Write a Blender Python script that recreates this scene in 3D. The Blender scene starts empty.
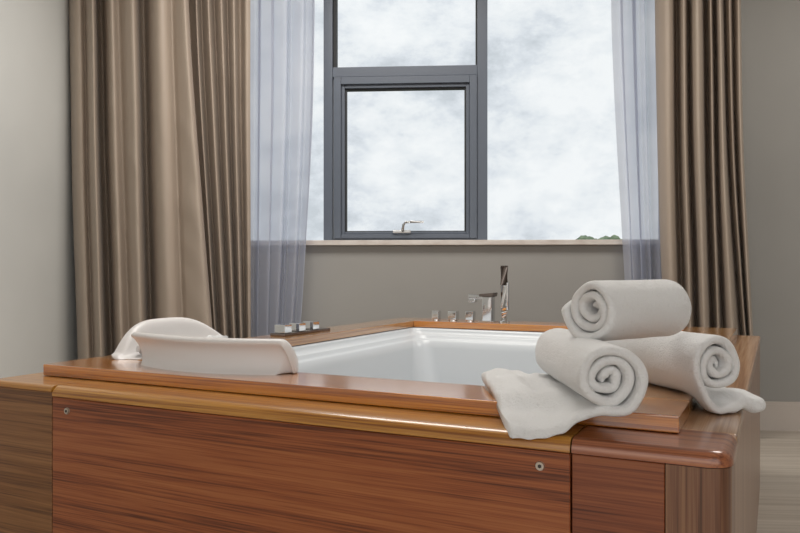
import bpy, bmesh, math, random
from mathutils import Vector, Matrix, noise
random.seed(4)
S = bpy.context.scene
COL = S.collection
PI = math.pi

# ------------------------------------------------------------------ camera numbers
F, CX, CY, EYE = 755.0, 400.0, 269.0, 0.80
def ray_ground(px, py, z):
    D = (EYE - z) * F / (py - CY)
    return ((px - CX) / F * D, D)

# ------------------------------------------------------------------ frames
TH = math.radians(26.5)
U = (math.cos(TH), -math.sin(TH)); V = (math.sin(TH), math.cos(TH))
O = (-0.827, 1.748)                       # front-left corner of the raised wooden rim
W, L = 1.39, 1.87                         # rim size
ZR, ZS = 0.580, 0.553                     # top of rim, top of surround
BF, BB, BL, BR = 0.15, 0.17, 0.14, 0.17   # widths of the rim boards
MF, MR, ML, MB_ = 0.10, 0.078, 0.05, 0.02 # margins of the surround round the rim
def tub2w(u, v): return (O[0] + u*U[0] + v*V[0], O[1] + u*U[1] + v*V[1])
def w2tub(x, y):
    dx, dy = x - O[0], y - O[1]
    return (dx*U[0] + dy*U[1], dx*V[0] + dy*V[1])
def px2tub(px, py, z=ZR): return w2tub(*ray_ground(px, py, z))
def px_on_v(px, v):
    """u at which the vertical plane v = const is met by image column px"""
    k = (px - CX) / F
    bx, by = O[0] + v*V[0], O[1] + v*V[1]
    return (k*by - bx) / (U[0] - k*U[1])

WA = math.atan(0.0664)
WO = (1.887, 3.75)
WX = (math.cos(WA), -math.sin(WA)); WY = (math.sin(WA), math.cos(WA))
def wall_s(px, y=0.0):
    """position along the window wall (local x) of image column px at local depth y"""
    k = (px - CX) / F
    bx, by = WO[0] + y*WY[0], WO[1] + y*WY[1]
    return (k*by - bx) / (WX[0] - k*WX[1])
def wall_z(px, py, y=0.0):
    s = wall_s(px, y)
    D = WO[1] + s*WX[1] + y*WY[1]
    return EYE + (CY - py) / F * D

# ------------------------------------------------------------------ object helpers
def link(name, bm, mat, parent=None, smooth=False, kind=None):
    me = bpy.data.meshes.new(name)
    bmesh.ops.recalc_face_normals(bm, faces=bm.faces)
    bm.to_mesh(me); bm.free()
    if smooth:
        for p in me.polygons: p.use_smooth = True
    o = bpy.data.objects.new(name, me)
    COL.objects.link(o)
    if mat: me.materials.append(mat)
    if parent: o.parent = parent
    if kind: o['kind'] = kind
    return o
def tag(o, label, cat, group=None):
    o['label'] = label; o['category'] = cat
    if group: o['group'] = group
    return o
def thing(name, label, cat, loc=(0,0,0), rz=0.0, group=None):
    o = bpy.data.objects.new(name, None); COL.objects.link(o)
    o.empty_display_size = 0.05
    o.location = loc; o.rotation_euler = (0,0,rz)
    return tag(o, label, cat, group)
def place_wall(o):
    o.location = (WO[0], WO[1], 0); o.rotation_euler = (0,0,-WA); return o
def box(bm, x0, x1, y0, y1, z0, z1, bev=0.0, seg=2):
    r = bmesh.ops.create_cube(bm, size=1.0)
    vs = r['verts']
    for v in vs:
        v.co = Vector((x0 + (v.co.x+.5)*(x1-x0), y0 + (v.co.y+.5)*(y1-y0), z0 + (v.co.z+.5)*(z1-z0)))
    if bev > 0:
        es = list({e for v in vs for e in v.link_edges})
        bmesh.ops.bevel(bm, geom=es, offset=bev, segments=seg, profile=0.5, affect='EDGES')
    return bm
def tube(bm, pts, rad, seg=16, caps=True):
    """round bar through points; rad a number or list"""
    n = len(pts); rings = []
    pts = [Vector(p) for p in pts]
    if not isinstance(rad, (list, tuple)): rad = [rad]*n
    up = None
    for i, p in enumerate(pts):
        t = (pts[min(i+1, n-1)] - pts[max(i-1, 0)]).normalized()
        if up is None:
            up = Vector((1,0,0)) if abs(t.x) < .8 else Vector((0,1,0))
        a = t.cross(up).normalized(); b = t.cross(a).normalized(); up = b.cross(t)
        rings.append([bm.verts.new(p + rad[i]*(math.cos(2*PI*k/seg)*a + math.sin(2*PI*k/seg)*b)) for k in range(seg)])
    for i in range(n-1):
        for k in range(seg):
            bm.faces.new((rings[i][k], rings[i][(k+1)%seg], rings[i+1][(k+1)%seg], rings[i+1][k]))
    if caps:
        bm.faces.new(rings[0]); bm.faces.new(rings[-1])
    return bm
def sharp(o, ang=35):
    for p in o.data.polygons: p.use_smooth = True
    o.data.set_sharp_from_angle(angle=math.radians(ang))
    md = o.modifiers.new('normals', 'WEIGHTED_NORMAL'); md.keep_sharp = True; md.weight = 80
    return o
def NB(): return bmesh.new()

# ------------------------------------------------------------------ materials
def mat(name, col=(.8,.8,.8), rough=.5, metal=0.0, spec=.5):
    m = bpy.data.materials.new(name); m.use_nodes = True
    b = m.node_tree.nodes['Principled BSDF']
    b.inputs['Base Color'].default_value = (*col, 1)
    b.inputs['Roughness'].default_value = rough
    b.inputs['Metallic'].default_value = metal
    b.inputs['Specular IOR Level'].default_value = spec
    return m
def nt(m): return m.node_tree.nodes, m.node_tree.links, m.node_tree.nodes['Principled BSDF']
def mapping(m, scale, loc=(0,0,0), src='Object'):
    N, Lk, b = nt(m)
    tc = N.new('ShaderNodeTexCoord'); mp = N.new('ShaderNodeMapping')
    mp.inputs['Scale'].default_value = scale; mp.inputs['Location'].default_value = loc
    Lk.new(tc.outputs[src], mp.inputs['Vector'])
    return mp
def noise_node(m, mp, scale, detail=4, rough=.5, dist=0.0):
    N, Lk, b = nt(m)
    n = N.new('ShaderNodeTexNoise')
    n.inputs['Scale'].default_value = scale; n.inputs['Detail'].default_value = detail
    n.inputs['Roughness'].default_value = rough; n.inputs['Distortion'].default_value = dist
    Lk.new(mp.outputs['Vector'], n.inputs['Vector'])
    return n
def ramp(m, src, stops):
    N, Lk, b = nt(m)
    r = N.new('ShaderNodeValToRGB')
    el = r.color_ramp.elements
    while len(el) < len(stops): el.new(.5)
    for e, (p, c) in zip(el, stops):
        e.position = p; e.color = (*c, 1)
    Lk.new(src, r.inputs['Fac'])
    return r
def bump(m, src, strength, dist=.002):
    N, Lk, b = nt(m)
    bp = N.new('ShaderNodeBump'); bp.inputs['Strength'].default_value = strength
    bp.inputs['Distance'].default_value = dist
    Lk.new(src, bp.inputs['Height']); Lk.new(bp.outputs['Normal'], b.inputs['Normal'])
    return bp
def wood(name, dark, mid, light, axis='x', rough=.32, coat=.25, off=0.0, grain=1.0):
    m = mat(name, mid, rough)
    N, Lk, b = nt(m)
    a = {'x': (.8, 38, 38), 'y': (38, .8, 38), 'z': (38, 38, .8)}[axis]
    mp = mapping(m, a, (off, off*1.7, off*2.3))
    n1 = noise_node(m, mp, 1.5*grain, 6, .62, .35)
    a2 = {'x': (2.2, 190, 190), 'y': (190, 2.2, 190), 'z': (190, 190, 2.2)}[axis]
    mp2 = mapping(m, a2, (off, off, off))
    n2 = noise_node(m, mp2, 1.6, 3, .6, .1)
    mx = N.new('ShaderNodeMath'); mx.operation = 'MULTIPLY_ADD'
    mx.inputs[1].default_value = .50
    Lk.new(n2.outputs['Fac'], mx.inputs[0])
    ml = N.new('ShaderNodeMath'); ml.operation = 'MULTIPLY'; ml.inputs[1].default_value = .56
    Lk.new(n1.outputs['Fac'], ml.inputs[0]); Lk.new(ml.outputs[0], mx.inputs[2])
    r = ramp(m, mx.outputs[0], [(.42, dark), (.525, mid), (.65, light)])
    Lk.new(r.outputs['Color'], b.inputs['Base Color'])
    bump(m, n2.outputs['Fac'], .12, .001)
    b.inputs['Coat Weight'].default_value = coat
    b.inputs['Coat Roughness'].default_value = .18
    return m
def paint(name, col, var=.06, scale=1.2):
    m = mat(name, col, .75, spec=.25)
    N, Lk, b = nt(m)
    mp = mapping(m, (1,1,1))
    n = noise_node(m, mp, scale, 3)
    r = ramp(m, n.outputs['Fac'], [(.3, tuple(c*(1-var) for c in col)), (.7, tuple(min(1,c*(1+var)) for c in col))])
    Lk.new(r.outputs['Color'], b.inputs['Base Color'])
    n2 = noise_node(m, mp, 220, 2)
    bump(m, n2.outputs['Fac'], .06, .001)
    return m
WM = {}
WM['panel']  = wood('panel_teak', (.10,.024,.008), (.275,.076,.023), (.38,.13,.042), 'x', coat=.1, off=1.3)
WM['panelL'] = wood('panel_teak_pale', (.095,.037,.011), (.20,.082,.025), (.28,.13,.046), 'x', coat=.1, off=5.1)
WM['panelR'] = wood('panel_teak_red', (.075,.018,.007), (.19,.05,.018), (.27,.085,.03), 'x', coat=.1, off=9.7)
WM['top']    = wood('ledge_teak', (.22,.072,.009), (.43,.18,.024), (.56,.275,.05), 'x', off=3.3)
WM['topR']   = wood('ledge_teak_red', (.14,.036,.013), (.30,.092,.034), (.41,.155,.06), 'x', off=7.3)
WM['topY']   = wood('ledge_teak_side', (.27,.125,.055), (.40,.22,.11), (.50,.31,.18), 'y', off=2.3)
WM['post']   = wood('post_teak', (.09,.036,.017), (.17,.072,.036), (.24,.12,.06), 'z', off=4.4)
WM['side']   = wood('side_teak', (.17,.085,.05), (.29,.16,.10), (.38,.23,.15), 'z', off=6.1)
WM['rim']    = wood('rim_teak', (.30,.08,.008), (.56,.19,.022), (.68,.29,.048), 'x', off=.7)
WM['rimY']   = wood('rim_teak_side', (.29,.12,.03), (.45,.215,.07), (.56,.30,.12), 'y', off=8.7)
for k in ('rim', 'rimY'):
    WM[k].node_tree.nodes['Principled BSDF'].inputs['Roughness'].default_value = .18
    WM[k].node_tree.nodes['Principled BSDF'].inputs['Specular IOR Level'].default_value = .9
    WM[k].node_tree.nodes['Principled BSDF'].inputs['Coat Weight'].default_value = 1.0
    WM[k].node_tree.nodes['Principled BSDF'].inputs['Coat Roughness'].default_value = .15
    WM[k].node_tree.nodes['Principled BSDF'].inputs['Coat IOR'].default_value = 1.8
for k in ('top', 'topR', 'topY'):
    WM[k].node_tree.nodes['Principled BSDF'].inputs['Coat Weight'].default_value = .7
    WM[k].node_tree.nodes['Principled BSDF'].inputs['Coat Roughness'].default_value = .14
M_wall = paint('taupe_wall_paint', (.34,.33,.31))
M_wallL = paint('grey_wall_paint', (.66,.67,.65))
M_ceil = paint('ceiling_paint', (.75,.74,.72))
M_base = mat('baseboard_paint', (.56,.50,.45), .45)
M_sill = mat('sill_stone', (.66,.61,.56), .35)
_N, _L, _b = nt(M_sill)
_n = noise_node(M_sill, mapping(M_sill, (3, 8, 8)), 4, 6)
_L.new(ramp(M_sill, _n.outputs['Fac'], [(.3, (.55,.48,.43)), (.6, (.68,.63,.58))]).outputs['Color'], _b.inputs['Base Color'])
M_floor = wood('floor_laminate', (.36,.31,.255), (.46,.405,.34), (.54,.485,.42), 'x', rough=.38, coat=.1, off=2.0, grain=.6)
M_frame = mat('window_aluminium', (.11,.13,.165), .42, 0.0, .5)
M_gasket = mat('window_gasket', (.02,.022,.025), .6)
M_alu = mat('pale_metal', (.55,.55,.54), .3, .8)
M_chrome = mat('chrome', (.78,.79,.80), .07, 1.0)
M_dark_refl = mat('dark_reflection_chrome', (.25,.21,.19), .22, 1.0)  # dark room reflection in the shower handle put into the metal colour
M_acryl = mat('bath_acrylic', (.60,.63,.655), .30, 0, .5)
M_plastic = mat('headrest_white', (.74,.715,.70), .36, 0, .45)
M_screw = mat('screw_steel', (.62,.56,.48), .3, .9)
M_darkslot = mat('screw_slot', (.05,.04,.035), .6)
# glass: mostly clear, slight reflection
M_glass = bpy.data.materials.new('window_glass'); M_glass.use_nodes = True
N = M_glass.node_tree.nodes; Lk = M_glass.node_tree.links
N.remove(N['Principled BSDF'])
tr = N.new('ShaderNodeBsdfTransparent'); tr.inputs['Color'].default_value = (.97,.985,.985,1)
gl = N.new('ShaderNodeBsdfGlossy'); gl.inputs['Roughness'].default_value = .28
fr = N.new('ShaderNodeFresnel'); fr.inputs['IOR'].default_value = 1.12
mx = N.new('ShaderNodeMixShader')
Lk.new(fr.outputs[0], mx.inputs[0]); Lk.new(tr.outputs[0], mx.inputs[1]); Lk.new(gl.outputs[0], mx.inputs[2])
Lk.new(mx.outputs[0], N['Material Output'].inputs['Surface'])
# sheer voile
M_sheer = bpy.data.materials.new('voile'); M_sheer.use_nodes = True
N = M_sheer.node_tree.nodes; Lk = M_sheer.node_tree.links
N.remove(N['Principled BSDF'])
tr = N.new('ShaderNodeBsdfTransparent')
df = N.new('ShaderNodeBsdfDiffuse'); df.inputs['Color'].default_value = (.70,.71,.79,1)
tl = N.new('ShaderNodeBsdfTranslucent'); tl.inputs['Color'].default_value = (.60,.68,.84,1)
m1 = N.new('ShaderNodeMixShader'); m1.inputs[0].default_value = .5
m2 = N.new('ShaderNodeMixShader'); m2.inputs[0].default_value = .66
Lk.new(df.outputs[0], m1.inputs[1]); Lk.new(tl.outputs[0], m1.inputs[2])
Lk.new(tr.outputs[0], m2.inputs[1]); Lk.new(m1.outputs[0], m2.inputs[2])
Lk.new(m2.outputs[0], N['Material Output'].inputs['Surface'])
# curtain satin
M_curt = mat('curtain_satin', (.40,.328,.265), .5, 0, .35)
N, Lk, b = nt(M_curt)
b.inputs['Sheen Weight'].default_value = .08
b.inputs['Sheen Roughness'].default_value = .4
mp = mapping(M_curt, (420, 420, 420))
n = noise_node(M_curt, mp, 1, 2)
bump(M_curt, n.outputs['Fac'], .12, .0006)
# terry
def terry(name, col):
    m = mat(name, col, .95, 0, .1)
    N, Lk, b = nt(m)
    b.inputs['Sheen Weight'].default_value = .35
    b.inputs['Sheen Roughness'].default_value = .5
    mp = mapping(m, (1,1,1))
    n = noise_node(m, mp, 330, 3, .7)
    n2 = noise_node(m, mp, 60, 4, .6)
    ad = N.new('ShaderNodeMath'); ad.operation = 'ADD'
    Lk.new(n.outputs['Fac'], ad.inputs[0]); Lk.new(n2.outputs['Fac'], ad.inputs[1])
    bump(m, ad.outputs[0], .8, .004)
    return m
M_terry = terry('white_terry', (.83,.825,.815))
M_cloth = terry('white_cotton', (.86,.86,.86))

# ------------------------------------------------------------------ world: overcast sky with broken cloud
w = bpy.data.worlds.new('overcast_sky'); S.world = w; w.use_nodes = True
N = w.node_tree.nodes; Lk = w.node_tree.links
bg = N['Background']
tc = N.new('ShaderNodeTexCoord'); sp = N.new('ShaderNodeSeparateXYZ')
Lk.new(tc.outputs['Generated'], sp.inputs[0])
mp = N.new('ShaderNodeMapping'); mp.inputs['Scale'].default_value = (1.0, 1.0, 1.7)
mp.inputs['Location'].default_value = (.35, .2, .62)
Lk.new(tc.outputs['Generated'], mp.inputs['Vector'])
n1 = N.new('ShaderNodeTexNoise'); n1.inputs['Scale'].default_value = 8.0; n1.inputs['Detail'].default_value = 9
n1.inputs['Roughness'].default_value = .65; n1.inputs['Distortion'].default_value = .0
Lk.new(mp.outputs[0], n1.inputs['Vector'])
cr = N.new('ShaderNodeValToRGB')
el = cr.color_ramp.elements
el[0].position = .36; el[0].color = (.62,.655,.70,1)
el[1].position = .61; el[1].color = (.95,.955,.97,1)
e = el.new(.45); e.color = (.76,.79,.84,1)
e = el.new(.51); e.color = (.86,.88,.91,1)
Lk.new(n1.outputs['Fac'], cr.inputs['Fac'])
# ground half
gr = N.new('ShaderNodeValToRGB')
gr.color_ramp.elements[0].position = .49; gr.color_ramp.elements[0].color = (0,0,0,1)
gr.color_ramp.elements[1].position = .505; gr.color_ramp.elements[1].color = (1,1,1,1)
ma = N.new('ShaderNodeMath'); ma.operation = 'MULTIPLY_ADD'; ma.inputs[1].default_value = .5; ma.inputs[2].default_value = .5
Lk.new(sp.outputs['Z'], ma.inputs[0]); Lk.new(ma.outputs[0], gr.inputs['Fac'])
mix = N.new('ShaderNodeMix'); mix.data_type = 'RGBA'
mix.inputs['A'].default_value = (.30,.27,.24,1)
Lk.new(gr.outputs['Color'], mix.inputs['Factor']); Lk.new(cr.outputs['Color'], mix.inputs['B'])
# sky behind the camera boosted brighter and warmer, added as fill for the room
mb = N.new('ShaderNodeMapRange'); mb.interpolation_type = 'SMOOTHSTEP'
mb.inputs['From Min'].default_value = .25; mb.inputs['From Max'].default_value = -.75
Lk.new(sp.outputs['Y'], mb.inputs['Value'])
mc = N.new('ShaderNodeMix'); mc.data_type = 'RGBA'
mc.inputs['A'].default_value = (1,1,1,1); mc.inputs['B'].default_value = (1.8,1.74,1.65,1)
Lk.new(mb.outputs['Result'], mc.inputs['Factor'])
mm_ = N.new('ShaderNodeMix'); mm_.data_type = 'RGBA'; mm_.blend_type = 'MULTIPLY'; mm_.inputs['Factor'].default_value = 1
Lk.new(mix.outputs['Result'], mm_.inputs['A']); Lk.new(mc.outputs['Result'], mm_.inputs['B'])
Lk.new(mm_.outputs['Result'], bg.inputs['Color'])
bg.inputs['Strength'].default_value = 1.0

# ------------------------------------------------------------------ room shell
ZC = 2.62
s_corner = wall_s(66, -.20)                      # inner corner with the left wall
s_right = 0.75
oL, oR = wall_s(232), wall_s(676)          # window opening
z_sill = wall_z(400, 240.3)
z_head = 2.45
bm = NB()
for (a, b_, z0, z1) in ((s_corner-.2, oL, 0, ZC), (oR, s_right+.2, 0, ZC), (oL, oR, 0, z_sill-.024), (oL, oR, z_head, ZC)):
    box(bm, a, b_, 0, .26, z0, z1)
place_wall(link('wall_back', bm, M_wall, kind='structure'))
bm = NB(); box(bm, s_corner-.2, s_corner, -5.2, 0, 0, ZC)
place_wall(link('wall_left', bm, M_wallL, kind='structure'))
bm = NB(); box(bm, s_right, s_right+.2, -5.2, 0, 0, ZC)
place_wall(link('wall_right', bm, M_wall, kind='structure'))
bm = NB(); box(bm, s_corner-.2, s_right+.2, -5.2, .26, ZC, ZC+.15)
place_wall(link('ceiling', bm, M_ceil, kind='structure'))
bm = NB(); box(bm, s_corner-.2, s_right+.2, -5.2, .26, -.12, 0)
place_wall(link('floor', bm, M_floor, kind='structure'))
bm = NB()
box(bm, s_corner, s_right, -.016, 0, 0, .128); box(bm, s_corner, s_right, -.011, 0, .128, .142)
place_wall(link('baseboard_back', bm, M_base, kind='structure'))
bm = NB(); box(bm, s_corner, s_corner+.016, -5.0, -.02, 0, .142)
place_wall(link('baseboard_left', bm, M_base, kind='structure'))

# ------------------------------------------------------------------ window
FY = .07
def fs(px): return wall_s(px, FY)
def fz(py, px=405): return wall_z(px, py, FY)
win = bpy.data.objects.new('window_1', None); COL.objects.link(win); place_wall(win); win['kind'] = 'structure'
zb = z_sill
# fixed frame
bm = NB()
def fr_(x0, x1, z0, z1, y0=FY, y1=FY+.07, bev=.003): box(bm, x0, x1, y0, y1, z0, z1, bev)
A0, A1, B0, B1 = fs(323.5), fs(332.5), fs(477.3), fs(487.5)
fr_(A0, A1, zb, z_head); fr_(B0, B1, zb, z_head)
fr_(oL, oL+.05, zb, z_head); fr_(oR-.05, oR, zb, z_head)
fr_(oL, oR, z_head-.05, z_head)
fr_(oL, A0, zb-.03, zb+.002); fr_(B1, oR, zb-.03, zb+.002)
fr_(A1, B0, fz(76.0), fz(66.0))
fr_(A1, B0, zb-.02, zb+.012)
o = link('window_frame', bm, M_frame, win); sharp(o)
# glazing beads of the upper pane, set back
bm = NB()
x0, x1, z0, z1 = A1, B0, fz(66), z_head-.05
t = .018
for q in ((x0, x0+t, z0, z1), (x1-t*.4, x1, z0, z1)):
    box(bm, q[0], q[1], FY+.02, FY+.07, q[2], q[3], .002)
link('glazing_bead', bm, M_gasket, win)
# opening casement
bm = NB()
cx0, cx1, cz0, cz1 = A1+.008, B0-.002, zb+.012, fz(76.5)
def ring(bm, x0, x1, z0, z1, t, y0, y1, bev=.003, tb=None):
    tb = tb or t
    box(bm, x0, x0+t, y0, y1, z0, z1, bev); box(bm, x1-t, x1, y0, y1, z0, z1, bev)
    box(bm, x0+t, x1-t, y0, y1, z1-t, z1, bev); box(bm, x0+t, x1-t, y0, y1, z0, z0+tb, bev)
ring(bm, cx0, cx1, cz0, cz1, .038, FY-.012, FY+.05, .003, .022)
ring(bm, cx0+.038, cx1-.038, cz0+.022, cz1-.038, .018, FY+.004, FY+.05, .003, .014)
sash = link('casement_sash', bm, M_frame, win); sharp(sash)
bm = NB(); ring(bm, cx0+.056, cx1-.056, cz0+.036, cz1-.056, .008, FY+.018, FY+.05, 0, .005)
link('gasket', bm, M_gasket, sash)
bm = NB(); box(bm, cx0+.06, cx1-.06, FY+.026, FY+.034, cz0+.038, cz1-.06)
link('pane', bm, M_glass, sash)
for nm, a, b_, c, d in (('pane', A1, B0, fz(70), z_head-.02), ('pane', B1, oR-.03, zb-.02, z_head-.02), ('pane', oL+.03, A0, zb-.02, z_head-.02)):
    bm = NB(); box(bm, a+.001, b_-.001, FY+.045, FY+.053, c, d)
    link(nm, bm, M_glass, win)
# lever handle of the casement
hs, hz = fs(401), fz(231.0)
bm = NB()
box(bm, fs(393), fs(411), FY-.024, FY-.010, hz-.012, hz+.004, .003)
tube(bm, [(hs+.01, FY-.02, hz), (hs+.012, FY-.045, hz+.006), (hs+.016, FY-.052, hz+.030), (hs+.026, FY-.052, hz+.042), (hs+.05, FY-.052, hz+.044), (fs(424), FY-.052, hz+.044)], [.008,.008,.007,.007,.0065,.006], 12)
sharp(link('handle', bm, M_alu, sash), 50)
# sill
bm = NB(); box(bm, oL-.03, oR+.02, -.035, 0, z_sill-.026, z_sill, .004)
box(bm, oL, oR, 0, .20, z_sill-.026, z_sill-.001)
place_wall(sharp(link('trim_1', bm, M_sill, kind='structure')))

# ------------------------------------------------------------------ curtains
def spline(pts, n):
    """dense Catmull-Rom through tuples"""
    out = []
    m = len(pts); dim = len(pts[0])
    for i in range(m-1):
        p0, p1, p2, p3 = pts[max(i-1,0)], pts[i], pts[i+1], pts[min(i+2,m-1)]
        for k in range(n):
            t = k/n
            out.append(tuple(.5*((2*p1[d]) + (-p0[d]+p2[d])*t + (2*p0[d]-5*p1[d]+4*p2[d]-p3[d])*t*t + (-p0[d]+3*p1[d]-3*p2[d]+p3[d])*t**3) for d in range(dim)))
    out.append(pts[-1])
    return out
def hang(name, ctrl, m, ztop, zbot, base, label, cat, rows=70, nseg=7, sway=.004, thick=.0022, group=None, curve=1.0, amp=1.0, crease=0.0):
    """cloth hanging by the window wall; ctrl = (px_top, px_bottom(at y=340), depth) of fold points along the cloth"""
    pts = spline(ctrl, nseg)
    bm = NB(); grid = []
    zt_vis, zb_vis = wall_z(400, 0), wall_z(400, 340)
    for r in range(rows+1):
        t = r/rows; z = ztop + (zbot-ztop)*t
        f = (zt_vis - z)/(zt_vis - zb_vis)
        fe = f if f < 0 else f**curve
        fe = max(-.25, min(1.25, fe))
        row = []
        for i, (a, b_, d) in enumerate(pts):
            px = a + (b_-a)*fe
            dd = base + amp*d*(.92 + .16*min(1, max(0, f)))
            dd += sway*noise.noise((px*.04, z*1.6, base*10)) * (0.4+f)
            if crease: dd += crease*noise.noise((px*.045 + 3, z*7.5 + px*.05, 4.0))*max(0., min(1, noise.noise((px*.03, z*1.4, 9.))+.3))
            s = wall_s(px, -dd) + sway*1.2*noise.noise((px*.04+40, z*1.3, base*7))
            row.append(bm.verts.new((s, -dd, z)))
        grid.append(row)
    for r in range(rows):
        for i in range(len(pts)-1):
            bm.faces.new((grid[r][i], grid[r][i+1], grid[r+1][i+1], grid[r+1][i]))
    o = link(name, bm, m, smooth=True)
    place_wall(o); tag(o, label, cat, group)
    if thick:
        md = o.modifiers.new('cloth', 'SOLIDIFY'); md.thickness = thick; md.offset = 0
    return o
left_ctrl = [(69,77,.03),(73,82,.075),(79,88,.085),(84,93,.06),(88,97,.10),(92,101,.12),(94.5,104,.08),(97,107,.02),(102,112,.0),(105,115,.06),(108,118,.105),(112,122,.115),
             (116,127,.09),(120,131,.085),(126,136,.115),(133,142,.13),(137,146,.09),(140,149,.02),(145,153,.005),(149,157,.07),(153,161,.115),(159,168,.135),(166,176,.125),(172,183,.095),
             (177,189,.11),(182,203,.13),(185,211,.13),(188,214,.10),(184,210,.06),(182,206,.02),(188,211,-.01),(193,214,.02),(196,216,.055),(198.5,218,.02),(202,220.5,-.005),
             (206,223,.045),(209,226,.06),(212,229,.02),(215,231,-.005),(218.5,233,.04),(221.5,235,.055),(224,237,.02),(227.5,239,-.01),
             (231,240.5,.04),(234,242,.05),(237,244,.0),(241,246,-.01),(245,248.5,.035),(250,251,.03)]
hang('curtain', left_ctrl, M_curt, ZC-.005, .012, .13, 'beige satin curtain at the left of the window, wide folds beside the grey side wall', 'curtain',
     group=None, amp=1.75, curve=1.25, crease=.012, nseg=6, rows=110)
right_ctrl = [(655,665,.02),(659,667,.045),(666,672,.07),(671,677,.06),(674,681,.0),(677,685,-.01),(680,688,.035),(683.5,691,.07),(686,694,.04),(688,697,-.005),
              (690.5,700,.03),(695,704,.085),(700,708,.08),(703,711,.02),(706,714,-.01),(708.5,716.5,.04),(710.5,719,.065),(712.5,722,.02),(714.5,724,.0),
              (717.5,729,.06),(720,735,.075),(722,739,.03),(724,742,-.005),(726.5,744,.03),(729,746,.05),(731.5,747.5,.0),(734,749,.02),(737,751,.055),(739,753,.05),(740,754,.02)]
hang('curtain', right_ctrl, M_curt, ZC-.005, .012, .13, 'beige satin curtain in tight folds at the right of the window', 'curtain', curve=1.7, nseg=6, rows=110, amp=1.75, crease=.006)
def sheer_ctrl(t0, t1, b0, b1, n, amp, seed):
    rnd = random.Random(seed); c = []
    for i in range(2*n+1):
        k = i/(2*n)
        kk = min(1, max(0, k + (rnd.random()-.5)*1.1/n))
        c.append((t0+(t1-t0)*kk, b0+(b1-b0)*(.6*kk+.4*k), (amp*(.45+.55*rnd.random()) if i % 2 else 0.004)))
    return c
hang('sheer_curtain', sheer_ctrl(243, 317, 245, 302, 7, .062, 3), M_sheer, ZC-.005, .012, .062, 'white sheer voile curtain left of the window frame', 'sheer curtain', sway=.004, thick=0, rows=90, nseg=6, curve=1.8)
hang('sheer_curtain', sheer_ctrl(611, 668, 628, 672, 6, .062, 8), M_sheer, ZC-.005, .012, .062, 'white sheer voile curtain right of the window, behind the rolled towels', 'sheer curtain', sway=.004, thick=0, rows=90, nseg=6, curve=1.3)

# ------------------------------------------------------------------ outdoors
M_leaf = mat('leaves', (.12,.17,.11), .8)
_N, _L, _b = nt(M_leaf)
_L.new(ramp(M_leaf, noise_node(M_leaf, mapping(M_leaf, (1,1,1)), 2.2, 5).outputs['Fac'], [(.35, (.09,.14,.09)), (.65, (.22,.28,.18))]).outputs['Color'], _b.inputs['Base Color'])
M_bark = mat('bark', (.12,.09,.06), .9)
GZ = -4.0
bm = NB(); box(bm, -60, 120, 12, 200, GZ-.3, GZ)
o = link('ground', bm, mat('field', (.13,.16,.08), .9), kind='structure')
def tree(px, py_top, D, rad, n, label, seed):
    rnd = random.Random(seed)
    X = (px-CX)/F*D; zt = EYE + (CY-py_top)/F*D
    t = thing('tree', label, 'tree', (X, D, GZ), 0, 'trees beyond the window')
    bm = NB()
    for i in range(n):
        a = rnd.random()*2*PI; rr = rad*math.sqrt(rnd.random())*.7
        r = rad*(.28+.22*rnd.random())
        top = zt-GZ - rad*.5*(rr/rad)**2 - rnd.random()*rad*2.6
        c = Vector((rr*math.cos(a), rr*math.sin(a), top - r))
        res = bmesh.ops.create_icosphere(bm, subdivisions=3, radius=r, matrix=Matrix.Translation(c))
        for v in res['verts']:
            d = (v.co-c)
            v.co = c + d*(1+.35*noise.noise(v.co*2.2/rad*1.2) + .18*noise.noise(v.co*7/rad))
    link('foliage', bm, M_leaf, t)
    bm = NB(); tube(bm, [(0,0,0), (.05,0,(zt-GZ)*.4), (0,0,zt-GZ-rad*.8)], [.22,.17,.08], 10)
    link('trunk', bm, M_bark, t, smooth=True)
tree(589, 232.8, 66, 1.5, 34, 'green tree top above the window sill, leftmost of the three seen outside', 1)
tree(602, 232.4, 60, 1.5, 34, 'green tree top above the window sill, middle of the three seen outside', 2)
tree(615, 234.2, 54, .8, 22, 'smallest green tree top above the sill, right beside the right sheer curtain', 5)

# ------------------------------------------------------------------ wooden surround
zt = ZS
su = thing('tub_surround', 'red-brown teak box with rounded top edge built round the bathtub', 'tub surround', (*tub2w(0,0), 0), -TH)
u0, u1, v0, v1 = -ML, W+MR, -MF, L+MB_
TB = .021                                        # thickness of the ledge boards
seamL, seamR = px_on_v(51.5, v0), px_on_v(570.5, v0)
def ledge_x(bm, a, b_, r=.026, tb=TB):
    """front ledge board with a bullnose along its front edge; optional rounded right corner"""
    d1 = .16
    prof = []
    for k in range(9):
        an = PI/2*k/8
        prof.append((v0 + r - r*math.sin(an), zt - r + r*math.cos(an)))
    prof = [(v0+d1, zt)] + prof + [(v0, zt-tb), (v0+d1, zt-tb)]
    xs = [a, b_]
    rings = [[bm.verts.new((x, y, z)) for (y, z) in prof] for x in xs]
    n = len(prof)
    for k in range(n):
        bm.faces.new((rings[0][k], rings[0][(k+1)%n], rings[1][(k+1)%n], rings[1][k]))
    bm.faces.new(rings[0]); bm.faces.new(rings[1])
gap = .0012
bm = NB(); ledge_x(bm, u0, seamL-gap, .010, .012)
sharp(link('ledge', bm, WM['top'], su))
bm = NB(); ledge_x(bm, seamL+gap, seamR-gap, .0195)
sharp(link('ledge', bm, WM['top'], su))
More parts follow.
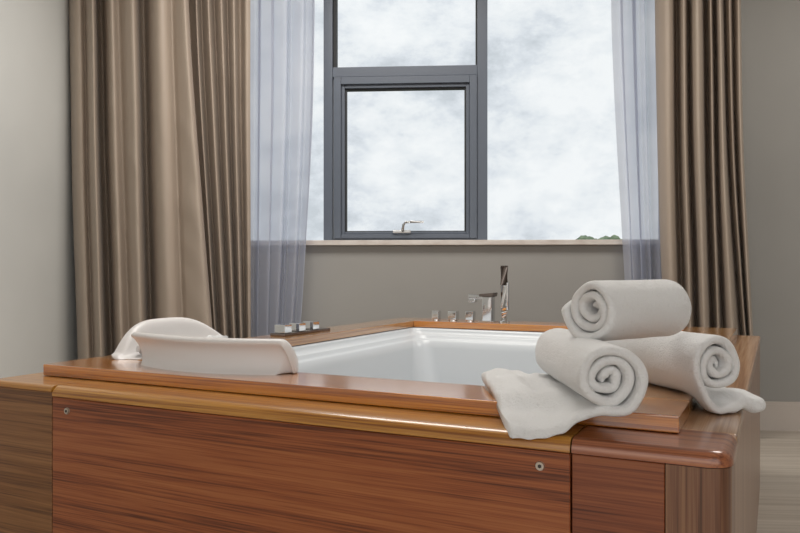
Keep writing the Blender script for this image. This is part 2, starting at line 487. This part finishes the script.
# right-hand ledge with a rounded corner: swept quarter round
bm = NB()
def corner_ledge(bm, a, r=.017, rc=.035):
    n = 8; cols = []
    path = [(a, v0, 0, -1)]
    cxp, cyp = u1-rc, v0+rc
    for k in range(n+1):
        an = -PI/2 + PI/2*k/n
        path.append((cxp+rc*math.cos(an), cyp+rc*math.sin(an), math.cos(an), math.sin(an)))
    path.append((u1, v0+.14, 1, 0))
    for (x, y, nx, ny) in path:
        col = []
        for k in range(7):
            an = PI/2*k/6
            off = r*(1-math.sin(an))
            col.append(bm.verts.new((x-nx*off, y-ny*off, zt-r+r*math.cos(an))))
        col.append(bm.verts.new((x, y, zt-TB)))
        cols.append(col)
    for i in range(len(cols)-1):
        for k in range(7):
            bm.faces.new((cols[i][k], cols[i+1][k], cols[i+1][k+1], cols[i][k+1]))
    for lvl in (0, 7):
        z = zt if lvl == 0 else zt-TB
        extra = bm.verts.new((a, v0+.14, z))
        bm.faces.new([c[lvl] for c in cols] + [extra])
corner_ledge(bm, seamR+gap)
sharp(link('ledge', bm, WM['topR'], su))
# right ledge running back, left ledge, back ledge
bm = NB(); box(bm, u1-.22, u1, v0+.142, v1, zt-TB, zt, .006)
sharp(link('ledge', bm, WM['topY'], su))
bm = NB(); box(bm, u0, u0+.16, v0+.162, v1, zt-TB, zt, .006)
sharp(link('ledge', bm, WM['topY'], su))
bm = NB(); box(bm, u0+.162, u1-.222, v1-.15, v1, zt-TB, zt, .006)
sharp(link('ledge', bm, WM['top'], su))
zp = zt-TB-.0015
PT = .022
pu = u1 - .085                                   # corner post starts here
def panel(a, b_, y0, y1, m, nm='panel', bev=.0012, z1=None):
    bm = NB(); box(bm, a, b_, y0, y1, .0, z1 or zp, bev, 1); return link(nm, bm, m, su)
panel(u0, seamL-gap, v0+.001, v0+PT, WM['panelL'], z1=zt-.0125)
mid = panel(seamL+gap, seamR-gap, v0+.001, v0+PT, WM['panel'])
panel(seamR+gap, pu-gap, v0+.003, v0+PT, WM['panelR'])
# rounded corner post
bm = NB()
rc = .035; pr = []
for k in range(9):
    an = -PI/2 + PI/2*k/8
    pr.append((u1-rc+(rc-.002)*math.cos(an), v0+rc+(rc-.002)*math.sin(an)))
pr = [(pu, v0+.002)] + pr + [(u1-.002, v0+.10), (pu, v0+.10)]
lo = [bm.verts.new((x, y, 0)) for x, y in pr]; hi = [bm.verts.new((x, y, zp)) for x, y in pr]
for k in range(len(pr)):
    j = (k+1) % len(pr); bm.faces.new((lo[k], lo[j], hi[j], hi[k]))
bm.faces.new(lo); bm.faces.new(hi)
sharp(link('corner_post', bm, WM['post'], su))
bm = NB(); box(bm, u1-PT, u1-.002, v0+.102, v1, 0, zp, .0015, 1); link('panel', bm, WM['side'], su)
bm = NB(); box(bm, u0+.002, u0+PT, v0+PT+.001, v1, 0, zp, .0015, 1); link('panel', bm, WM['side'], su)
bm = NB(); box(bm, u0+PT+.001, u1-PT-.001, v1-PT, v1-.002, 0, zp, .0015, 1); link('panel', bm, WM['panel'], su)
for (px, py) in ((67, 411), (540, 466)):
    u = px_on_v(px, v0); wx, wy = tub2w(u, v0)
    z = EYE - (py-CY)/F*wy
    bm = NB()
    bmesh.ops.create_cone(bm, cap_ends=True, segments=24, radius1=.0075, radius2=.0062, depth=.004,
                          matrix=Matrix.Translation((u, v0-.0005, z)) @ Matrix.Rotation(PI/2, 4, 'X'))
    sc = sharp(link('screw', bm, M_screw, su))
    bm = NB(); bmesh.ops.create_cone(bm, cap_ends=True, segments=6, radius1=.003, radius2=.003, depth=.002,
                          matrix=Matrix.Translation((u, v0-.0022, z)) @ Matrix.Rotation(PI/2, 4, 'X'))
    link('socket', bm, M_darkslot, sc)

# ------------------------------------------------------------------ raised rim
rm = thing('rim_frame', 'raised orange-brown wooden rim frame lying round the bath opening', 'wooden rim', (*tub2w(0,0), ZS), -TH)
H = ZR-ZS
def rim(x0, x1, y0, y1, m):
    bm = NB(); box(bm, x0, x1, y0, y1, .0006, H, .0028, 2); return sharp(link('rim_board', bm, m, rm))
rim(0, W, 0, BF, WM['rim'])
rim(BL+.0004, W-BR-.0004, L-BB, L, WM['rim'])
rim(0, BL, BF+.0006, L, WM['rimY'])
rim(W-BR, W, BF+.0006, L, WM['rimY'])

# ------------------------------------------------------------------ bath tub
tb = thing('bathtub', 'white acrylic bathtub sunk inside the wooden surround', 'bathtub', (*tub2w(0,0), 0), -TH)
a0, a1, c0, c1 = BL, W-BR, BF, L-BB
def rrect(x0, x1, y0, y1, r, n=7):
    out = []
    for (cx_, cy_, st) in ((x1-r, y1-r, 0), (x0+r, y1-r, PI/2), (x0+r, y0+r, PI), (x1-r, y0+r, 3*PI/2)):
        for k in range(n+1):
            an = st + PI/2*k/n
            out.append((cx_+r*math.cos(an), cy_+r*math.sin(an)))
    return out
prof = [(-.006, ZS-.0012, .02), (.0, ZS-.0016, .03), (.004, ZS-.004, .034), (.007, ZS-.011, .036), (.010, ZS-.022, .04), (.022, ZS-.027, .05), (.026, ZS-.031, .05), (.028, ZS-.040, .052),
        (.034, ZS-.045, .058), (.040, ZS-.050, .06), (.046, ZS-.08, .07), (.060, ZS-.20, .09), (.08, .22, .11), (.10, .15, .13), (.14, .115, .14), (.22, .10, .15)]
bm = NB(); rings = []
for ins, z, r in prof:
    rings.append([bm.verts.new((x, y, z)) for x, y in rrect(a0+ins, a1-ins, c0+ins, c1-ins, r)])
for i in range(len(rings)-1):
    n = len(rings[i])
    for k in range(n):
        bm.faces.new((rings[i][k], rings[i][(k+1)%n], rings[i+1][(k+1)%n], rings[i+1][k]))
bm.faces.new(rings[-1])
basin = link('basin', bm, M_acryl, tb, smooth=True)
md = basin.modifiers.new('shell', 'SOLIDIFY'); md.thickness = .006; md.offset = -1

# ------------------------------------------------------------------ chrome on the rim
def on_rim(px, v): 
    u = px_on_v(px, v); return u, tub2w(u, v)
def cube_knob(w_, h_, d_=None):
    bm = NB(); d_ = d_ or w_
    box(bm, -w_/2, w_/2, -d_/2, d_/2, .003, h_, .0025)
    return bm
VB = L-.085
def valve(px, wpx, hpx, label):
    u, (x, y) = on_rim(px, VB)
    t = thing('bath_valve', label, 'bath valve', (x, y, ZR), -TH, 'chrome valves on the back rim')
    w_ = wpx*y/F; h_ = hpx*y/F
    sharp(link('cap', cube_knob(1.1*w_/(math.cos(TH)+.45), h_), M_chrome, t))
    bm = NB(); bmesh.ops.create_cone(bm, cap_ends=True, segments=28, radius1=w_*.42, radius2=w_*.40, depth=.006, matrix=Matrix.Translation((0,0,.003)))
    sharp(link('collar', bm, M_chrome, t))
valve(436.5, 9, 9.5, 'small chrome cube valve on the back rim, leftmost and farthest from the spout')
valve(453.5, 11, 9.5, 'chrome cube valve in the middle of three on the back rim')
valve(470.5, 10, 10, 'chrome cube valve right beside the bath spout')
# spout
u, (x, y) = on_rim(488, VB)
t = thing('bath_spout', 'square chrome bath spout with flat arm on the back rim', 'bath spout', (x, y, ZR), -TH)
k = y/F
bm = NB(); box(bm, -.018, .024, -.026, .024, .0, .105, .004); sharp(link('column', bm, M_chrome, t))
bm = NB(); box(bm, -.034, .034, -.030, .028, .0, .004, .001); sharp(link('base_plate', bm, M_chrome, t))
bm = NB()
vs = [(-.030,-.030,.105),(.030,-.030,.105),(.030,.028,.105),(-.030,.028,.105),(-.030,-.030,.116),(.034,-.030,.122),(.034,.028,.122),(-.030,.028,.116)]
vv = [bm.verts.new(p) for p in vs]
for q in ((0,1,2,3),(4,5,6,7),(0,1,5,4),(1,2,6,5),(2,3,7,6),(3,0,4,7)): bm.faces.new([vv[i] for i in q])
bmesh.ops.bevel(bm, geom=list(bm.edges), offset=.002, segments=2, affect='EDGES')
sharp(link('lever', bm, M_dark_refl, t))
bm = NB(); box(bm, -.082, -.016, -.020, .018, .094, .112, .003)
box(bm, -.081, -.052, -.017, .015, .080, .096, .003)
sharp(link('spout_arm', bm, M_chrome, t))
# hand shower
u, (x, y) = on_rim(504.2, VB)
t = thing('hand_shower', 'slim upright chrome hand shower standing right of the bath spout', 'hand shower', (x, y, ZR), -TH)
bm = NB(); bmesh.ops.create_cone(bm, cap_ends=True, segments=32, radius1=.024, radius2=.022, depth=.006, matrix=Matrix.Translation((0,0,.003)))
sharp(link('base_plate', bm, M_chrome, t))
bm = NB(); tube(bm, [(0,0,.006),(0,0,.012),(0,0,.02),(0,0,.032),(0,0,.040),(0,0,.046)], [.013,.014,.011,.012,.015,.014], 24); sharp(link('holder', bm, M_chrome, t))
bm = NB(); tube(bm, [(0,0,.046),(0,0,.06),(0,0,.15),(0,0,.152)], [.012,.0165,.0165,.015], 24); box(bm, .010, .020, -.008, .008, .05, .165, .003)
sharp(link('body', bm, M_chrome, t))
bm = NB(); tube(bm, [(0,0,.152),(0,0,.155),(0,0,.228),(0,0,.231),(0,0,.234)], [.014,.0165,.0165,.018,.017], 24); sharp(link('handle', bm, M_dark_refl, t))
# control panel on the left rim
x, y = tub2w(.060, .985)
t = thing('control_panel', 'narrow metal plate with three chrome cube controls on the left rim', 'control panel', (x, y, ZR), -TH)
bm = NB(); box(bm, -.030, .030, -.150, .130, .0, .009, .002); sharp(link('base_plate', bm, M_dark_refl, t))
for yy in (-.118, -.035, .050):
    bm = NB(); box(bm, -.021, .021, yy-.020, yy+.020, .009, .037, .002); sharp(link('button', bm, M_chrome, t))

# ------------------------------------------------------------------ headrests
def headrest(name, label, x, y, rz, length, bulge, hgt=.074, depth=.125, arch=0.0, openl=False):
    """saddle shell: local x along the length, outer face on -y, inner slope on +y"""
    prof = [(-.004,.0), (.006,.006), (.013,.018), (.016,.034), (.015,.048), (.009,.057), (.002,.0625), (.0015,.068), (.006,.0725), (.014,.0745), (.026,.073), (.045,.066), (.07,.053), (.095,.038), (.115,.022), (depth,.006), (depth,.0)]
    bm = NB(); cols = []
    if depth < .1 and openl: prof = [(a if a < .02 else .02+(a-.02)*(depth-.02)/.105, b_) for a, b_ in prof]
    elif depth < .1: prof = prof[:10] + [(.022,.0725), (.029,.066), (.033,.052), (.036,.034), (.042,.016), (.055,.006), (depth,.003), (depth,.0)]
    n = 36
    stations = ([] if openl else [(-1, a) for a in (90,80,65,48,32,16)]) + [(-1+2*i/n, 0) for i in range(n+1)] + [(1, a) for a in (16,32,48,65,80,90)]
    R = .022
    for s, an in stations:
        an = math.radians(an)
        col = []
        for (py_, pz) in prof:
            flare = (.036 if s < 0 else .008)*(abs(s)**5)*max(0, min(1, pz/.06))           # lip runs out beyond the wall at both ends
            off = -bulge*(1-s*s)
            # ends: surface swings forward a little and rolls down to the board
            yy = py_ + off - .012*abs(s)**6*(1-min(1, pz/.055))*0
            xx = s*length/2 + math.copysign(flare + R*math.sin(an)*(.35+.65*pz/.0745), s if s else 1)
            zz = pz*(math.cos(an) if an else 1)
            yy += (.05-py_)*(1-math.cos(an))*.5
            col.append(bm.verts.new((xx, yy, zz*hgt/.0745*(1-arch*abs(s)**3.6))))
        cols.append(col)
    m = len(prof)
    for i in range(len(cols)-1):
        for k in range(m-1):
            bm.faces.new((cols[i][k], cols[i+1][k], cols[i+1][k+1], cols[i][k+1]))
    o = link(name, bm, M_plastic, smooth=True)
    o.location = (x, y, ZR+.0005); o.rotation_euler = (0, 0, rz)
    bmesh_clean(o)
    if openl:
        md = o.modifiers.new('shell', 'SOLIDIFY'); md.thickness = .006; md.offset = -1
    md = o.modifiers.new('smooth', 'SUBSURF'); md.levels = 1; md.render_levels = 2
    tag(o, label, 'bath headrest', 'headrests on the rim')
    return o
def bmesh_clean(o):
    bm = bmesh.new(); bm.from_mesh(o.data)
    bmesh.ops.remove_doubles(bm, verts=bm.verts, dist=.0004)
    bmesh.ops.recalc_face_normals(bm, faces=bm.faces)
    bm.to_mesh(o.data); bm.free()
x, y = tub2w(.400, .092)
headrest('bath_headrest', 'curved white bath headrest nearest the camera, on the front left of the rim', x, y, -TH, .375, .045, depth=.082, openl=True)
x, y = tub2w(.055, .345)
hr = headrest('bath_headrest', 'arched white bath headrest on the left rim, behind the nearer headrest', x, y, -TH-PI/2, .36, .030, hgt=.088, depth=.075, arch=.85)
bm = NB(); pts_ = []
for i in range(15):
    q = -1+2*i/14
    pts_.append((q*.165, -.030*(1-q*q)+.062+.004*math.sin(i*2.1), .018+.004*math.cos(i*.9)))
tube(bm, pts_, [.008]+[.015+.003*math.sin(i*1.7) for i in range(13)]+[.008], 14)
link('padding', bm, M_cloth, hr, smooth=True)

# ------------------------------------------------------------------ towels
def sstep(t): t = max(0., min(1., t)); return t*t*(3-2*t)
DROOP = [1.2]
def support0(x, y):
    u, v = w2tub(x, y)
    if 0 <= u <= W and 0 <= v <= L: return ZR
    du = max(u0-u, 0, u-u1); dv = max(v0-v, 0, v-v1); d = math.hypot(du, dv)
    if d > 0: return ZS - .022*min(1, DROOP[0]) - min(.30, d*DROOP[0])
    e = min(u-u0, u1-u, v-v0, v1-v)
    if e < .022: return ZS - min(1, DROOP[0])*(.022 - math.sqrt(max(0, .022**2-(.022-e)**2)))
    return ZS
OFFS = [(0,0)] + [(r*math.cos(a), r*math.sin(a)) for r in (.006,.012) for a in [k*PI/4 for k in range(8)]]
def support(x, y):
    zs = [support0(x+a, y+b) for a, b in OFFS]
    return .5*sum(zs)/len(zs) + .5*max(zs)
def towel(name, label, loc, rz, length, r_out, turns, pitch, thick, tail, seed, squash=.94, drape=True, skew=0.0, rot=0.0, tail_thick=1.0, tail_wave=.009, tail_lift=None, stiff=0.0, core=.010, wob=.0050, tail_out=0.0, mattt=None):
    """a rolled towel: one stadium-section strip swept along a spiral in local x-z, axis on local y, free end along +x at the bottom"""
    rnd = random.Random(seed)
    path = []
    th_end = -PI/2 + 2*PI*math.ceil(turns+1)
    th0 = th_end - 2*PI*turns
    n = int(turns*40)
    rc_ = r_out - thick/2
    for i in range(n+1):
        th = th0 + (th_end-th0)*i/n
        back = (th_end-th)/(2*PI)
        r = rc_ - pitch*back
        r = max(r, .003)
        q = noise.noise((math.cos(th)*.9+seed, math.sin(th)*.9, back*.8+seed*3))
        r += wob*q*min(1, .25+back*1.5) 
        w_ = 0.0
        w_ = sstep(1 - back/.22)
        path.append([r*math.cos(th), r_out + r*math.sin(th), back, w_*.0, 0.0])
    m = max(2, int(tail/.006))
    x_l, z_l = path[-1][0], path[-1][1]
    for i in range(1, m+1):
        t = i/m
        path.append([x_l + tail*t, z_l, -t, 1.0, t])
    if rot:
        cr_, sr_ = math.cos(rot), math.sin(rot)
        for p in path:
            a_, b_ = p[0], p[1]-r_out
            p[0], p[1] = a_*cr_ - b_*sr_, r_out + a_*sr_ + b_*cr_
    # centre line frames
    nb = len(path); ce = 5; ny = 22
    # cross-section: across thickness at rounded edges
    bm = NB(); rings = []
    ct, st_ = math.cos(rz), math.sin(rz)
    for i, (px, pz, back, w_, t) in enumerate(path):
        pa = path[max(i-1,0)]; pb = path[min(i+1, nb-1)]
        tx, tz = pb[0]-pa[0], pb[1]-pa[1]
        l = math.hypot(tx, tz) or 1; nx, nz = -tz/l, tx/l
        b2 = max(back, 0)
        y0 = -length/2 + .007*noise.noise((b2*2.1+seed, 1.7, px*14)) + (.004*b2 if b2 else 0)
        y1 = length/2 + .007*noise.noise((b2*2.1+seed, 7.7, px*14)) - (.004*b2 if b2 else 0)
        th_ = thick*(1 + .12*noise.noise((i*.21, seed, 3.)))
        if t > 0:
            y0 += skew*t; y1 += skew*t
        core_in = core*sstep((b2-turns+1.2)/1.2) if turns > 1 else 0
        y0 += core_in; y1 -= core_in
        if t > 0: th_ *= 1 + (tail_thick-1)*sstep(t*1.5)
        hw = th_/2
        pts = []
        edge_taper = 1.0
        if i < 4: hw *= (.45,.75,.92,1)[i]
        if i > nb-4: hw *= (1,.9,.75,.55)[i-(nb-4)]
        for k in range(ny+1):
            yy = y0+hw + (y1-y0-2*hw)*k/ny
            pts.append((yy, -hw))
        for k in range(1, ce): 
            an = -PI/2 + PI*k/ce; pts.append((y1-hw+hw*math.cos(an), hw*math.sin(an)))
        for k in range(ny+1):
            yy = y1-hw - (y1-y0-2*hw)*k/ny
            pts.append((yy, hw))
        for k in range(1, ce):
            an = PI/2 + PI*k/ce; pts.append((y0+hw+hw*math.cos(an), hw*math.sin(an)))
        ring_ = []
        for (yy, hh) in pts:
            lx = px + nx*hh; lz = pz + nz*hh
            # soft lumps over the whole roll
            g = 1 + .035*noise.noise((lx*16+seed*5, yy*9, lz*16)) + .02*noise.noise((lx*45, yy*30+seed, lz*45))
            if t == 0:
                lx = lx*g*1.03; lz = r_out*squash + (lz-r_out)*g*squash
            else:
                lz = lz - (r_out-r_out*squash)*0
            if t > 0 or back < .16:
                wx = loc[0] + lx*ct - yy*st_; wy = loc[1] + lx*st_ + yy*ct
                if drape:
                    wv = tail_wave*(noise.noise((lx*22+seed, yy*16, 2.))+.6*noise.noise((lx*50, yy*28+seed, 5.)) + .7*abs(noise.noise((lx*17+yy*20+seed, yy*62-lx*25, 8.))))*min(1, t*4)
                    sup = support(wx, wy); sup += (max(sup, ZR+.004)-sup)*(1-sstep(t/stiff)) if stiff else 0
                    zz = sup + (hh + th_/2) + max(-.001, wv+.001) - loc[2]
                    if tail_lift: zz += tail_lift(t, (yy+length/2)/length)
                    ww = 1.0 if t > 0 else sstep(1-back/.16)
                    base = thick/2 + hh if t > 0 else lz
                    lz = base*(1-ww) + zz*ww
                else:
                    if t > 0:
                        lx += tail_out*t*0
                        if tail_lift: lz += tail_lift(t, (yy+length/2)/length)
            ring_.append(bm.verts.new((lx, yy, lz)))
        rings.append(ring_)
    mm = len(rings[0])
    for i in range(nb-1):
        for k in range(mm):
            bm.faces.new((rings[i][k], rings[i][(k+1)%mm], rings[i+1][(k+1)%mm], rings[i+1][k]))
    bm.faces.new(rings[0]); bm.faces.new(rings[-1])
    o = link(name, bm, mattt or M_terry, smooth=True)
    o.location = loc; o.rotation_euler = (0,0,rz)
    md = o.modifiers.new('smooth', 'SUBSURF'); md.levels = 1; md.render_levels = 1
    tag(o, label, 'towel', 'rolled white towels')
    return o
def lift_front(t, yk):       # far corner of the flap is lifted a little
    return .012*math.exp(-((t-.75)/.22)**2)*sstep((.45-yk)/.45)
towel('rolled_towel', 'white rolled towel with its loose end hanging over the front wooden edge', (.302, 1.265, ZR+.001), PI+.02, .345, .060, 2.9, .0170, .0155, .142, 3, squash=.97, stiff=.6,
      tail_lift=lift_front, skew=-.045)
DROOP[0] = .12
a_r = math.atan2(.25, .97)
towel('rolled_towel', 'white rolled towel whose end sticks out past the right edge of the rim', (.497, 1.445, ZR+.001), a_r, .36, .057, 2.9,   .0165, .0148, .094, 7, squash=.98, tail_thick=2.0)
a_t = math.atan2(.51, .86)
towel('rolled_towel', 'white rolled towel lying across the top of the other two', (.384, 1.268, ZR+.098), a_t+PI/2, .195, .062, 2.9, .0170, .0155, .022, 11, squash=.92, drape=False, rot=PI/2, skew=-.06)

# ------------------------------------------------------------------ light
def area(name, loc, rot, sx, sy, power, col):
    l = bpy.data.lights.new(name, 'AREA'); l.shape = 'RECTANGLE'; l.size = sx; l.size_y = sy
    l.energy = power; l.color = col
    o = bpy.data.objects.new(name, l); COL.objects.link(o); o.location = loc; o.rotation_euler = rot
    return o
area('ceiling_fill', (-.25, 2.65, ZC-.02), (0,0,0), 1.3, .8, 38, (1.0,.96,.91))  # unseen fill light added overhead to brighten the window wall and curtains
area('ceiling_fill', (1.75, 2.35, ZC-.02), (0,0,0), .7, .7, 19, (1.0,.96,.91))  # second unseen fill, added for the right wall

# ------------------------------------------------------------------ camera
cd = bpy.data.cameras.new('camera'); cd.sensor_width = 36; cd.lens = F/800*36
cd.shift_y = (CY-266.5)/800; cd.clip_start = .05; cd.clip_end = 500
cam = bpy.data.objects.new('camera', cd); COL.objects.link(cam)
cam.location = (0,0,EYE); cam.rotation_euler = (PI/2, 0, 0)
S.camera = cam
S.view_settings.view_transform = 'Standard'; S.view_settings.look = 'None'
S.view_settings.exposure = 0.0; S.view_settings.gamma = 1.0
S.view_settings.use_curve_mapping = False
